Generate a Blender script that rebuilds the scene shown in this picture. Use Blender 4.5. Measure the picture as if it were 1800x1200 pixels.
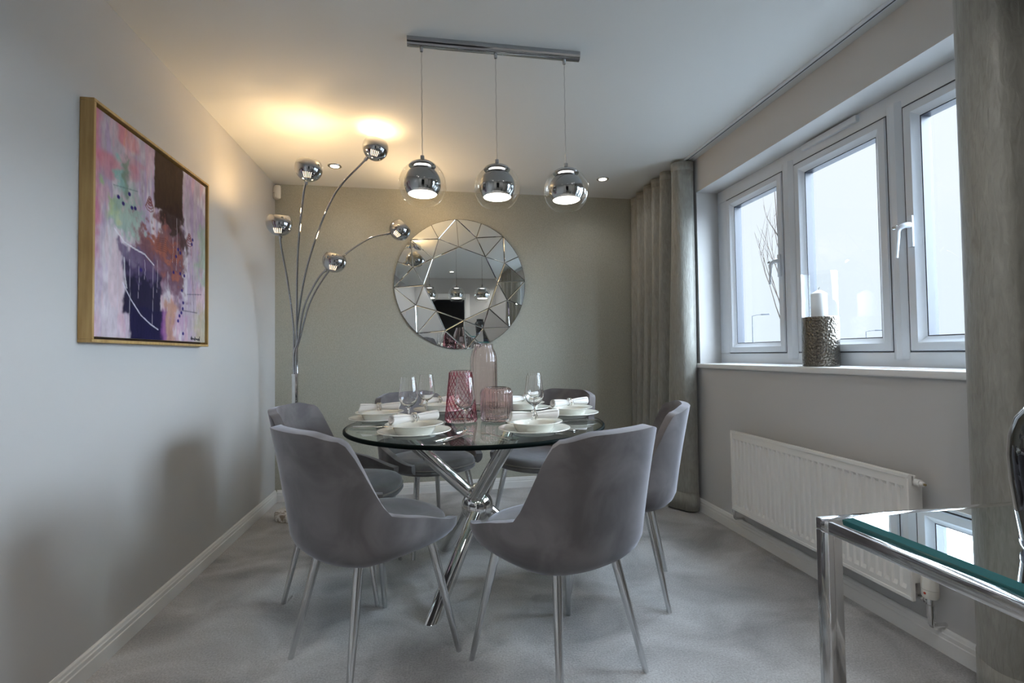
import bpy, bmesh, math, random
import numpy as np
from mathutils import Vector, Matrix

for o in list(bpy.data.objects):
    bpy.data.objects.remove(o)
S = bpy.context.scene
COL = S.collection
R = math.radians
PI = math.pi
random.seed(7)

# ------------------------------------------------------------------ camera
cam_d = bpy.data.cameras.new('camera')
cam_d.sensor_width = 36.0
cam_d.lens = 839.6 / 1800 * 36
cam_d.clip_start = 0.02
cam = bpy.data.objects.new('camera', cam_d)
COL.objects.link(cam)
yaw, pitch, roll = 0.1636, 0.0271, -0.0133
fw = Vector((math.sin(yaw) * math.cos(pitch), math.cos(yaw) * math.cos(pitch), math.sin(pitch)))
rt = Vector((math.cos(yaw), -math.sin(yaw), 0))
up = rt.cross(fw)
r2 = rt * math.cos(roll) + up * math.sin(roll)
u2 = -rt * math.sin(roll) + up * math.cos(roll)
cam.matrix_world = Matrix(((r2.x, u2.x, -fw.x, 0), (r2.y, u2.y, -fw.y, 0), (r2.z, u2.z, -fw.z, 1.078), (0, 0, 0, 1)))
S.camera = cam

# ------------------------------------------------------------------ sky, sun, exposure
w = bpy.data.worlds.new('overcast_sky')
S.world = w
w.use_nodes = True
nt = w.node_tree
bg = nt.nodes['Background']
tc = nt.nodes.new('ShaderNodeTexCoord')
sp = nt.nodes.new('ShaderNodeSeparateXYZ')
rp = nt.nodes.new('ShaderNodeValToRGB')
nt.links.new(tc.outputs['Generated'], sp.inputs[0])
nt.links.new(sp.outputs['Z'], rp.inputs[0])
rp.color_ramp.elements[0].position = 0.0
rp.color_ramp.elements[0].color = (0.76, 0.845, 0.94, 1)
rp.color_ramp.elements[1].position = 0.45
rp.color_ramp.elements[1].color = (0.88, 0.91, 0.96, 1)
nt.links.new(rp.outputs[0], bg.inputs['Color'])
bg.inputs['Strength'].default_value = 0.88

sun_d = bpy.data.lights.new('daylight', 'SUN')          # bright overcast side of the sky beyond the window
sun_d.energy = 46.0
sun_d.angle = R(125)
sun_d.color = (0.74, 0.86, 1.0)
sun = bpy.data.objects.new('daylight', sun_d)
COL.objects.link(sun)
sun.rotation_euler = Vector((-1.0, 0.22, -0.36)).to_track_quat('-Z', 'Y').to_euler()

vs = S.view_settings
vs.view_transform = 'Standard'
vs.look = 'None'
vs.gamma = 1.0
vs.use_curve_mapping = False
vs.exposure = 0.42
S.cycles.transparent_max_bounces = 40
S.cycles.transmission_bounces = 16
S.cycles.max_bounces = 16

# ------------------------------------------------------------------ room numbers (metres)
A = 1.18      # left wall at x = -A
B = 1.79      # right wall
D = 3.852     # far wall
Y0 = -0.60    # wall behind the camera
H = 2.40
SK = 0.085    # skirting height


# ------------------------------------------------------------------ material helpers
MATS = {}


def mat(name, base=(.8, .8, .8), rough=.5, metal=0.0, spec=.5, sheen=0.0, sheen_rough=.4, sheen_tint=(1, 1, 1), trans=0.0, ior=1.45,
        emit=None, estr=0.0, coat=0.0, aniso=0.0):
    m = bpy.data.materials.new(name)
    m.use_nodes = True
    b = m.node_tree.nodes['Principled BSDF']
    b.inputs['Base Color'].default_value = (*base, 1)
    b.inputs['Roughness'].default_value = rough
    b.inputs['Metallic'].default_value = metal
    b.inputs['Specular IOR Level'].default_value = spec
    b.inputs['Sheen Weight'].default_value = sheen
    b.inputs['Sheen Roughness'].default_value = sheen_rough
    b.inputs['Sheen Tint'].default_value = (*sheen_tint, 1)
    b.inputs['Transmission Weight'].default_value = trans
    b.inputs['IOR'].default_value = ior
    b.inputs['Coat Weight'].default_value = coat
    if emit:
        b.inputs['Emission Color'].default_value = (*emit, 1)
        b.inputs['Emission Strength'].default_value = estr
    MATS[name] = m
    return m


def nd(m, typ, **kw):
    n = m.node_tree.nodes.new(typ)
    for k, v in kw.items():
        if k in n.inputs:
            n.inputs[k].default_value = v
        else:
            setattr(n, k, v)
    return n


def ln(m, a, b):
    m.node_tree.links.new(a, b)


def bsdf(m):
    return m.node_tree.nodes['Principled BSDF']


def coords(m, scale=(1, 1, 1), kind='Object'):
    t = nd(m, 'ShaderNodeTexCoord')
    mp = nd(m, 'ShaderNodeMapping')
    mp.inputs['Scale'].default_value = scale
    ln(m, t.outputs[kind], mp.inputs['Vector'])
    return mp.outputs[0]


def noise_colour(m, c1, c2, scale=4, detail=4, vec=None, lo=.35, hi=.65, dist=0.0):
    n = nd(m, 'ShaderNodeTexNoise', Scale=scale, Detail=detail, Distortion=dist)
    if vec:
        ln(m, vec, n.inputs['Vector'])
    r = nd(m, 'ShaderNodeValToRGB')
    r.color_ramp.elements[0].position = lo
    r.color_ramp.elements[1].position = hi
    r.color_ramp.elements[0].color = (*c1, 1)
    r.color_ramp.elements[1].color = (*c2, 1)
    ln(m, n.outputs['Fac'], r.inputs[0])
    ln(m, r.outputs[0], bsdf(m).inputs['Base Color'])
    return n, r


def bump(m, height, strength=.3, dist=.01):
    b = nd(m, 'ShaderNodeBump', Strength=strength, Distance=dist)
    ln(m, height, b.inputs['Height'])
    ln(m, b.outputs[0], bsdf(m).inputs['Normal'])
    return b


def thin_glass(name, tint=(.97, .985, .98), ior=1.45, rough=0.0, gcol=(1, 1, 1), gain=1.0):
    m = bpy.data.materials.new(name)
    m.use_nodes = True
    t = m.node_tree
    t.nodes.remove(t.nodes['Principled BSDF'])
    out = t.nodes['Material Output']
    tr = nd(m, 'ShaderNodeBsdfTransparent', Color=(*tint, 1))
    gl = nd(m, 'ShaderNodeBsdfGlossy', Color=(*gcol, 1), Roughness=rough)
    fr = nd(m, 'ShaderNodeFresnel', IOR=ior)
    ge = nd(m, 'ShaderNodeNewGeometry')
    inv = nd(m, 'ShaderNodeMath', operation='SUBTRACT')
    inv.inputs[0].default_value = gain
    ln(m, ge.outputs['Backfacing'], inv.inputs[1])
    inv.use_clamp = True
    mu = nd(m, 'ShaderNodeMath', operation='MULTIPLY')
    ln(m, fr.outputs[0], mu.inputs[0])
    ln(m, inv.outputs[0], mu.inputs[1])
    mx = nd(m, 'ShaderNodeMixShader')
    ln(m, mu.outputs[0], mx.inputs[0])
    ln(m, tr.outputs[0], mx.inputs[1])
    ln(m, gl.outputs[0], mx.inputs[2])
    ln(m, mx.outputs[0], out.inputs['Surface'])
    MATS[name] = m
    return m


# ------------------------------------------------------------------ materials
def make_materials():
    m = mat('wall_paint', (.56, .555, .55), .75, spec=.25)
    n = nd(m, 'ShaderNodeTexNoise', Scale=180, Detail=2)
    ln(m, coords(m), n.inputs['Vector'])
    bump(m, n.outputs['Fac'], .06, .002)
    mat('ceiling_paint', (.67, .685, .68), .85, spec=.2)
    # woven wallpaper
    m = mat('wallpaper', (.26, .25, .20), .6, spec=.35)
    noise_colour(m, (.35, .347, .295), (.47, .463, .39), 60, 5, coords(m, (6, 6, 1.6)), .3, .7)
    n = nd(m, 'ShaderNodeTexNoise', Scale=60, Detail=3)
    ln(m, coords(m, (5, 5, 1.2)), n.inputs['Vector'])
    bump(m, n.outputs['Fac'], .25, .003)
    # carpet
    m = mat('carpet', (.33, .32, .32), .95, spec=.1, sheen=.35, sheen_rough=.5)
    n1, r1 = noise_colour(m, (.27, .268, .268), (.58, .578, .58), 2.6, 7, coords(m, (1, 1.25, 1)), .32, .68, dist=.7)
    n2 = nd(m, 'ShaderNodeTexNoise', Scale=150, Detail=4, Roughness=.7)
    ln(m, coords(m), n2.inputs['Vector'])
    mx = nd(m, 'ShaderNodeMix', data_type='RGBA', blend_type='OVERLAY')
    mx.inputs[0].default_value = .8
    ln(m, r1.outputs[0], mx.inputs[6])
    ln(m, n2.outputs['Fac'], mx.inputs[7])
    ln(m, mx.outputs[2], bsdf(m).inputs['Base Color'])
    ad = nd(m, 'ShaderNodeMath', operation='MULTIPLY_ADD')
    ad.inputs[1].default_value = 1.6
    ln(m, n1.outputs['Fac'], ad.inputs[0])
    ln(m, n2.outputs['Fac'], ad.inputs[2])
    bump(m, ad.outputs[0], .6, .012)
    mat('white_gloss', (.78, .78, .77), .3)
    mat('pvc', (.64, .68, .73), .28)
    mat('gasket', (.035, .04, .055), .45)
    mat('radiator_white', (.80, .79, .76), .3)
    mat('plastic_white', (.78, .76, .70), .4)
    mat('grey_plastic', (.30, .30, .30), .5)
    mat('red', (.55, .06, .03), .5)
    mat('chrome', (.80, .80, .80), .06, 1.0)
    mat('satin_chrome', (.66, .67, .68), .18, 1.0)
    mat('dark_chrome', (.48, .49, .51), .08, 1.0)
    mat('brass_dull', (.45, .38, .22), .3, 1.0)
    mat('mirror', (.86, .89, .88), .0, 1.0)
    mat('mirror_back', (.03, .03, .03), .5)
    mat('cutlery', (.82, .81, .78), .12, 1.0)
    # velvet
    m = mat('velvet', (.22, .20, .20), .85, spec=.15, sheen=.6, sheen_rough=.35, sheen_tint=(.86, .89, 1))
    n, r = noise_colour(m, (.122, .115, .118), (.195, .184, .188), 5, 5, coords(m, (1, 1, 1)), .38, .66, dist=1.0)
    bump(m, n.outputs['Fac'], .10, .01)
    mat('velvet_piping', (.20, .18, .175), .8, spec=.15, sheen=.6)
    mat('black_plastic', (.01, .01, .012), .4)
    # curtain with embossed feather weave
    m = mat('curtain', (.22, .215, .195), .42, spec=.5, sheen=.3)
    v = coords(m, (7, 7, 3.2))
    n = nd(m, 'ShaderNodeTexNoise', Scale=1.6, Detail=3)
    ln(m, v, n.inputs['Vector'])
    v2 = coords(m, (26, 70, 11))
    v2.node.inputs['Rotation'].default_value = (R(24), 0, 0)
    wv = nd(m, 'ShaderNodeTexNoise', Scale=1.5, Detail=3, Distortion=.8)
    ln(m, v2, wv.inputs['Vector'])
    r = nd(m, 'ShaderNodeValToRGB')
    r.color_ramp.elements[0].color = (.195, .192, .172, 1)
    r.color_ramp.elements[1].color = (.36, .355, .322, 1)
    av = nd(m, 'ShaderNodeMath', operation='MULTIPLY_ADD')
    av.inputs[1].default_value = 1.1
    hv = nd(m, 'ShaderNodeMath', operation='MULTIPLY_ADD')
    hv.inputs[1].default_value = .5
    hv.inputs[2].default_value = -.30
    ln(m, n.outputs['Fac'], hv.inputs[0])
    ln(m, wv.outputs['Fac'], av.inputs[0])
    ln(m, hv.outputs[0], av.inputs[2])
    ln(m, av.outputs[0], r.inputs[0])
    ln(m, r.outputs[0], bsdf(m).inputs['Base Color'])
    bump(m, wv.outputs['Fac'], .55, .006)
    # oak
    m = mat('oak', (.42, .27, .10), .42)
    noise_colour(m, (.36, .22, .075), (.52, .35, .14), 5, 6, coords(m, (10, 10, 1.0)), .3, .7)
    mat('dark_rebate', (.05, .025, .012), .7)
    m = mat('canvas_paint', (.6, .5, .55), .6, spec=.15)
    at = nd(m, 'ShaderNodeVertexColor', layer_name='paint')
    ln(m, at.outputs['Color'], bsdf(m).inputs['Base Color'])
    n = nd(m, 'ShaderNodeTexNoise', Scale=70, Detail=4)
    ln(m, coords(m, (1, 1, .4)), n.inputs['Vector'])
    bump(m, n.outputs['Fac'], .3, .002)
    mat('ink', (.02, .02, .03), .5)
    # marble
    m = mat('marble', (.7, .68, .65), .2)
    noise_colour(m, (.32, .27, .23), (.80, .78, .75), 9, 8, coords(m, (1, 1, 1)), .40, .52, dist=2.5)
    # hammered metal
    m = mat('hammered', (.17, .155, .135), .24, 1.0)
    v = nd(m, 'ShaderNodeTexVoronoi', Scale=105)
    ln(m, coords(m, (1, 1, .8)), v.inputs['Vector'])
    bump(m, v.outputs['Distance'], .9, .004).invert = True
    mat('wax', (.80, .80, .80), .45, spec=.3)
    mat('wick', (.03, .03, .03), .9)
    mat('porcelain', (.80, .80, .74), .12, coat=.3)
    m = mat('napkin', (.80, .79, .77), .9, spec=.1, sheen=.2)
    n = nd(m, 'ShaderNodeTexNoise', Scale=40, Detail=3)
    ln(m, coords(m), n.inputs['Vector'])
    bump(m, n.outputs['Fac'], .25, .004)
    mat('pink_glass', (1.0, .91, .93), .02, trans=1.0, ior=1.25)
    thin_glass('pink_ridge', (.80, .40, .50), 1.5)
    mat('rose_glass', (1.0, .86, .865), .03, trans=1.0, ior=1.35)
    mat('pale_pink_glass', (1.0, .90, .895), .03, trans=1.0, ior=1.35)
    thin_glass('pane_glass', (.96, .98, .985), 1.4)
    thin_glass('table_glass', (.90, .95, .93), 1.45)
    mat('wine_glass', (1, 1, 1), 0.0, trans=1.0, ior=1.45)
    thin_glass('chimney_glass', (.985, .99, .99), 1.22)
    thin_glass('shade_glass', (.96, .96, .95), 1.45)
    mat('console_glass', (.72, .78, .79), .01, 1.0)
    mat('glass_edge_dark', (.003, .007, .007), .5, spec=.05)
    mat('glass_edge_teal', (.018, .11, .12), .10, spec=.6)
    mat('black_gloss', (.004, .004, .006), .04, coat=1.0)
    mat('blue_grey_gloss', (.10, .11, .16), .15)
    mat('pendant_glow', (1, 1, 1), .5, emit=(1.0, .93, .82), estr=9.0)
    mat('bulb_glow', (1, 1, 1), .5, emit=(1.0, .68, .36), estr=40.0)
    mat('slot_glow', (1, 1, 1), .5, emit=(1.0, .70, .42), estr=1.7)
    mat('downlight_glow', (1, 1, 1), .5, emit=(1.0, .90, .75), estr=8.0)
    mat('bark', (.09, .07, .06), .9)
    mat('render_wall', (.66, .70, .72), .8)
    mat('lamp_post_paint', (.09, .10, .12), .6)
    m = mat('bounce_ground', (.42, .43, .44), .9)  # pale tone chosen to reflect daylight into the room
    noise_colour(m, (.28, .29, .30), (.40, .41, .42), 3, 5, coords(m))
    mat('hall_dark', (.13, .14, .155), .7)
    mat('door_paint', (.70, .70, .69), .4)


make_materials()


# ------------------------------------------------------------------ mesh helpers
class MB:
    def __init__(s):
        s.v, s.f, s.m = [], [], []

    def add(s, verts, faces, mi=0, M=None):
        o = len(s.v)
        if M is not None:
            verts = [tuple(M @ Vector(p)) for p in verts]
        s.v += [tuple(p) for p in verts]
        s.f += [tuple(i + o for i in f) for f in faces]
        s.m += [mi] * len(faces)
        return s

    def box(s, x0, x1, y0, y1, z0, z1, mi=0, M=None):
        vs_ = [(x, y, z) for z in (z0, z1) for y in (y0, y1) for x in (x0, x1)]
        return s.add(vs_, [(0, 2, 3, 1), (4, 5, 7, 6), (0, 1, 5, 4), (2, 6, 7, 3), (0, 4, 6, 2), (1, 3, 7, 5)], mi, M)

    def rbox(s, x0, x1, y0, y1, z0, z1, r=.004, seg=2, mi=0, M=None):
        bm = bmesh.new()
        bmesh.ops.create_cube(bm, size=1)
        for v in bm.verts:
            v.co = Vector((x0 + (v.co.x + .5) * (x1 - x0), y0 + (v.co.y + .5) * (y1 - y0), z0 + (v.co.z + .5) * (z1 - z0)))
        bmesh.ops.bevel(bm, geom=list(bm.edges), offset=r, segments=seg, affect='EDGES', profile=.5)
        bm.verts.index_update()
        vs_ = [tuple(v.co) for v in bm.verts]
        fs = [tuple(v.index for v in f.verts) for f in bm.faces]
        bm.free()
        return s.add(vs_, fs, mi, M)

    def lathe(s, prof, seg=32, c=(0, 0, 0), mi=0, M=None, closed=False, mod=None, mis=None):
        n = len(prof)
        vs_ = []
        for (r, z) in prof:
            for k in range(seg):
                t = 2 * PI * k / seg
                rr = r * (mod(t, z) if mod else 1.0)
                vs_.append((c[0] + rr * math.cos(t), c[1] + rr * math.sin(t), c[2] + z))
        o = len(s.v)
        rng = range(n if closed else n - 1)
        fs, ms = [], []
        for i in rng:
            j = (i + 1) % n
            for k in range(seg):
                k2 = (k + 1) % seg
                fs.append((i * seg + k, i * seg + k2, j * seg + k2, j * seg + k))
                ms.append(mis[i] if mis else mi)
        s.add(vs_, fs, mi, M)
        s.m[-len(fs):] = ms
        if not closed:
            if prof[0][0] > 1e-6:
                pass
        return s

    def cap(s, ring, mi=0, M=None):
        return s.add(ring, [tuple(range(len(ring)))], mi, M)

    def tube(s, pts, rad, seg=12, mi=0, M=None, caps=True, up_=(0, 0, 1)):
        pts = [Vector(p) for p in pts]
        n = len(pts)
        rads = rad if isinstance(rad, (list, tuple)) else [rad] * n
        T = []
        for i in range(n):
            a = pts[max(0, i - 1)]
            b = pts[min(n - 1, i + 1)]
            T.append((b - a).normalized())
        u = Vector(up_)
        if abs(u.dot(T[0])) > .95:
            u = Vector((1, 0, 0))
        nrm = (u - T[0] * u.dot(T[0])).normalized()
        vs_ = []
        for i in range(n):
            nrm = (nrm - T[i] * nrm.dot(T[i])).normalized()
            bn = T[i].cross(nrm)
            for k in range(seg):
                t = 2 * PI * k / seg
                vs_.append(tuple(pts[i] + (nrm * math.cos(t) + bn * math.sin(t)) * rads[i]))
        fs = []
        for i in range(n - 1):
            for k in range(seg):
                k2 = (k + 1) % seg
                fs.append((i * seg + k, i * seg + k2, (i + 1) * seg + k2, (i + 1) * seg + k))
        if caps:
            fs.append(tuple(reversed(range(seg))))
            fs.append(tuple(range((n - 1) * seg, n * seg)))
        return s.add(vs_, fs, mi, M)

    def grid(s, P, mi=0, M=None, wrap_u=False):
        """P[i][j] -> points"""
        n, k = len(P), len(P[0])
        vs_ = [tuple(p) for row in P for p in row]
        fs = []
        for i in range(n - 1):
            for j in range(k if wrap_u else k - 1):
                j2 = (j + 1) % k
                fs.append((i * k + j, i * k + j2, (i + 1) * k + j2, (i + 1) * k + j))
        return s.add(vs_, fs, mi, M)

    def prism(s, poly, axis, a0, a1, mi=0, M=None):
        """poly: 2D outline, extruded along axis ('x','y','z') from a0 to a1"""
        def P(p, a):
            if axis == 'x':
                return (a, p[0], p[1])
            if axis == 'y':
                return (p[0], a, p[1])
            return (p[0], p[1], a)
        n = len(poly)
        vs_ = [P(p, a0) for p in poly] + [P(p, a1) for p in poly]
        fs = [tuple(range(n)), tuple(reversed(range(n, 2 * n)))]
        fs += [(i, i + n, (i + 1) % n + n, (i + 1) % n) for i in range(n)]
        return s.add(vs_, fs, mi, M)

    def mesh(s, name, mats, smooth=True, angle=38, fix=True):
        me = bpy.data.meshes.new(name)
        me.from_pydata(s.v, [], s.f)
        for x in (mats if isinstance(mats, (list, tuple)) else [mats]):
            me.materials.append(MATS[x])
        me.polygons.foreach_set('material_index', s.m)
        if fix:
            bm = bmesh.new()
            bm.from_mesh(me)
            bmesh.ops.remove_doubles(bm, verts=bm.verts, dist=1e-6)
            bmesh.ops.recalc_face_normals(bm, faces=bm.faces)
            bm.to_mesh(me)
            bm.free()
        if smooth:
            me.shade_smooth()
            me.set_sharp_from_angle(angle=R(angle))
        me.update()
        return me

    def build(s, name, mats, parent=None, smooth=True, angle=38, fix=True):
        return link(name, s.mesh(name, mats, smooth, angle, fix), parent)


def link(name, me, parent=None):
    o = bpy.data.objects.new(name, me)
    COL.objects.link(o)
    if parent is not None:
        o.parent = parent
    return o


def tag(o, label=None, cat=None, group=None, kind=None):
    if label:
        o['label'] = label
    if cat:
        o['category'] = cat
    if group:
        o['group'] = group
    if kind:
        o['kind'] = kind
    return o


def thing(name, loc=(0, 0, 0), rz=0, label=None, cat=None, group=None):
    o = bpy.data.objects.new(name, None)
    o.empty_display_size = .05
    COL.objects.link(o)
    o.location = loc
    o.rotation_euler = (0, 0, rz)
    return tag(o, label, cat, group)


def struct(o, label):
    return tag(o, label, None, None, 'structure')


def copy_tree(o, parent=None):
    c = o.copy()
    COL.objects.link(c)
    c.parent = parent
    for ch in list(o.children):
        copy_tree(ch, c)
    return c


def baked(o, mods):
    """apply modifiers described by mods=[(type, {..})] into the mesh"""
    for t, kw in mods:
        md = o.modifiers.new(t.lower(), t)
        for k, v in kw.items():
            setattr(md, k, v)
    dg = bpy.context.evaluated_depsgraph_get()
    dg.update()
    me = bpy.data.meshes.new_from_object(o.evaluated_get(dg))
    o.modifiers.clear()
    old = o.data
    o.data = me
    me.name = old.name
    return o


def spline(pts, n=40):
    """Catmull-Rom through pts"""
    P = [Vector(p) for p in pts]
    P = [P[0] * 2 - P[1]] + P + [P[-1] * 2 - P[-2]]
    out = []
    segs = len(P) - 3
    per = max(2, n // segs)
    for i in range(segs):
        for k in range(per):
            t = k / per
            a, b, c, d = P[i:i + 4]
            out.append(.5 * ((2 * b) + (c - a) * t + (2 * a - 5 * b + 4 * c - d) * t * t + (3 * b - a - 3 * c + d) * t ** 3))
    out.append(P[-2])
    return out


def light(name, kind, loc, energy, color=(1, 1, 1), parent=None, **kw):
    d = bpy.data.lights.new(name, kind)
    d.energy = energy
    d.color = color
    for k, v in kw.items():
        setattr(d, k, v)
    o = bpy.data.objects.new(name, d)
    COL.objects.link(o)
    o.location = loc
    if parent:
        o.parent = parent
    return o


def rz(psi):
    return R(psi - 90)


# ------------------------------------------------------------------ STRUCTURE
WIN_Y0, WIN_Y1, WIN_Z0, WIN_Z1 = 1.06, 2.997, 1.0, 2.17
T = .30


def build_room():
    struct(MB().box(-A - .2, B + .3, Y0 - 1.9, D + .2, -.12, 0).build('floor', 'carpet', smooth=False), 'grey deep-pile carpet with brush marks')
    struct(MB().box(-A - .2, B + .3, Y0 - 1.9, D + .2, H, H + .12).build('ceiling', 'ceiling_paint', smooth=False), 'flat white ceiling')
    struct(MB().box(-A - .2, -A, Y0 - .12, D + .2, 0, H).build('wall_left', 'wall_paint', smooth=False), 'pale grey painted wall')
    struct(MB().box(-A, B, D, D + .2, 0, H).build('wall_back', 'wallpaper', smooth=False), 'olive grey woven wallpaper feature wall')
    m = MB()
    m.box(B, B + T, Y0 - .12, WIN_Y0, 0, H).box(B, B + T, WIN_Y1, D + .2, 0, H)
    m.box(B, B + T, WIN_Y0, WIN_Y1, 0, WIN_Z0 - .03).box(B, B + T, WIN_Y0, WIN_Y1, WIN_Z1, H)
    struct(m.build('wall_right', 'wall_paint', smooth=False), 'pale grey painted window wall')
    # wall behind the camera with a doorway
    dx0, dx1, dz = -.30, .56, 2.06
    m = MB()
    m.box(-A, dx0, Y0 - .12, Y0, 0, H).box(dx1, B, Y0 - .12, Y0, 0, H).box(dx0, dx1, Y0 - .12, Y0, dz, H)
    struct(m.build('wall_front', 'wall_paint', smooth=False), 'pale grey painted wall with doorway')
    m = MB()
    m.box(-A - .2, B + .3, Y0 - 1.9, Y0 - 1.8, 0, H).box(-A - .2, -A - .1, Y0 - 1.8, Y0 - .12, 0, H).box(B + .2, B + .3, Y0 - 1.8, Y0 - .12, 0, H)
    struct(m.build('wall_hall', 'hall_dark', smooth=False), 'dark grey hall wall beyond the doorway')
    m = MB()
    for x in (dx0 - .07, dx1):
        m.rbox(x, x + .07, Y0, Y0 + .018, 0, dz + .07, .004)
    m.rbox(dx0, dx1, Y0, Y0 + .018, dz, dz + .07, .004)
    m.box(dx0 - .0, dx0 + .02, Y0 - .12, Y0, 0, dz).box(dx1 - .02, dx1, Y0 - .12, Y0, 0, dz).box(dx0, dx1, Y0 - .12, Y0, dz - .02, dz)
    struct(m.build('door_1', 'white_gloss'), 'white door casing')

    # skirting boards: stepped profile, height SK
    def prof(sgn, base):
        return [(base, 0), (base + sgn * .018, 0), (base + sgn * .018, SK * .60), (base + sgn * .0145, SK * .63), (base + sgn * .0145, SK * .80),
                (base + sgn * .011, SK * .84), (base + sgn * .009, SK * .94), (base + sgn * .004, SK), (base, SK)]
    struct(MB().prism(prof(1, -A), 'y', Y0, D).build('baseboard_left', 'white_gloss', angle=20), 'white skirting board')
    struct(MB().prism(prof(-1, B), 'y', Y0, D).build('baseboard_right', 'white_gloss', angle=20), 'white skirting board')
    p = [(y, z) for (y, z) in prof(-1, D)]
    struct(MB().prism(p, 'x', -A + .018, B - .018).build('baseboard_back', 'white_gloss', angle=20), 'white skirting board')
    p = [(y, z) for (y, z) in prof(1, Y0)]
    struct(MB().prism(p, 'x', -A + .018, dx0 - .07).prism(p, 'x', dx1 + .07, B - .018).build('baseboard_front', 'white_gloss', angle=20), 'white skirting board')
    # window board
    m = MB().rbox(B - .02, B + .16, WIN_Y0 - .03, WIN_Y1 + .03, WIN_Z0 - .03, WIN_Z0, .006, 3)
    # only the nose passes beyond the reveal
    struct(m.build('trim_1', 'white_gloss'), 'white window board')


def build_window():
    X = B + .155
    root = struct(thing('window_1'), 'white casement window with three lights')
    fz0, fz1 = WIN_Z0, WIN_Z1
    gaps = [(2.376, 2.897), (1.749, 2.292), (1.160, 1.681)]
    gz0, gz1 = 1.066, 2.090
    m = MB()
    m.rbox(X, X + .07, WIN_Y0, WIN_Y1, fz0, gz0, .006)
    m.rbox(X, X + .07, WIN_Y0, WIN_Y1, gz1, fz1, .006)
    m.rbox(X, X + .07, gaps[0][1], WIN_Y1, gz0 - .002, gz1 + .002, .006)
    m.rbox(X, X + .07, WIN_Y0, gaps[2][0], gz0 - .002, gz1 + .002, .006)
    m.build('window_frame', 'pvc', root)
    for (y0, y1) in ((gaps[1][1], gaps[0][0]), (gaps[2][1], gaps[1][0])):
        c = (y0 + y1) / 2
        h = (y1 - y0) / 2
        poly = [(X, c - h), (X, c - h * .98), (X - .014, c - h * .35), (X - .014, c + h * .35), (X, c + h), (X + .07, c + h), (X + .07, c - h)]
        MB().prism(poly, 'z', gz0 - .03, gz1 + .03).build('mullion', 'pvc', root, angle=15)
    for i, (y0, y1) in enumerate(gaps):
        g = .005
        st = .058
        s = None
        m = MB()
        # mitred sash: chamfered section swept round a rectangle
        sec = [(0, .062), (0, 0), (.004, -.006), (.034, -.006), (.040, .0), (.048, .006), (.058, .012), (.058, .062)]
        rings = []
        for (d, x) in sec:
            a0, a1, b0, b1 = y0 + g + d, y1 - g - d, gz0 + g + d, gz1 - g - d
            rings.append([(X + x, a0, b0), (X + x, a1, b0), (X + x, a1, b1), (X + x, a0, b1)])
        m.grid(rings + [rings[0]], wrap_u=True)
        s = m.build('sash', 'pvc', root, angle=20)
        # gaskets
        q = st + g
        m = MB()
        for r0, r1, x0, x1 in ((q - .004, q + .004, .010, .0625),):
            for (a0, a1, b0, b1) in ((y0 + r0, y1 - r0, gz0 + r0, gz0 + r1), (y0 + r0, y1 - r0, gz1 - r1, gz1 - r0),
                                     (y0 + r0, y0 + r1, gz0 + r1, gz1 - r1), (y1 - r1, y1 - r0, gz0 + r1, gz1 - r1)):
                m.box(X + x0 + .004, X + x1, a0, a1, b0, b1)
        m.build('gasket', 'gasket', s, smooth=False)
        m = MB()
        for (a0, a1, b0, b1) in ((y0, y1, gz0, gz0 + g), (y0, y1, gz1 - g, gz1), (y0, y0 + g, gz0, gz1), (y1 - g, y1, gz0, gz1)):
            m.box(X + .0012, X + .05, a0, a1, b0, b1)
        m.build('seal', 'gasket', s, smooth=False)
        MB().box(X + .046, X + .050, y0 + q + .002, y1 - q - .002, gz0 + q + .002, gz1 - q - .002).build('pane', 'pane_glass', s, smooth=False)
        # handles on the two opening lights
        if i in (0, 2):
            hy = y0 + .030 if i == 0 else y1 - .030
            sg = 1 if i == 0 else 1
            hz = 1.50
            m = MB().rbox(X - .016, X - .006, hy - .011, hy + .011, hz - .005, hz + .125, .004)
            hd = m.build('handle', 'pvc', s)
            o = hy + (.0 if i == 0 else 0)
            pth = spline([(X - .010, o, hz + .085), (X - .035, o + .005, hz + .085), (X - .048, o + .020, hz + .070), (X - .046, o + .026, hz + .03), (X - .050, o + .030, hz - .045)], 24)
            nn = len(pth)
            MB().tube(pth, [.013 - .007 * (k / (nn - 1)) for k in range(nn)], 10).build('lever', 'pvc', hd)
            Mx = Matrix.Translation((X - .045, o + .032, hz + .083)) @ Matrix.Rotation(R(90), 4, 'X')
            MB().lathe([(0, -.012), (.007, -.012), (.0085, -.010), (.0085, .006), (.006, .008), (0, .008)], 14, M=Mx).build('lock_button', 'satin_chrome', hd)
    # trickle vent above the middle light
    v = MB().rbox(X - .020, X + .002, 1.880, 2.212, 2.130, 2.160, .004).build('trickle_vent', 'pvc', root)
    MB().box(X - .014, X - .006, 1.93, 2.20, 2.1605, 2.1625).build('vent_slot', 'grey_plastic', v, smooth=False)
    return root


build_room()
build_window()


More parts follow.
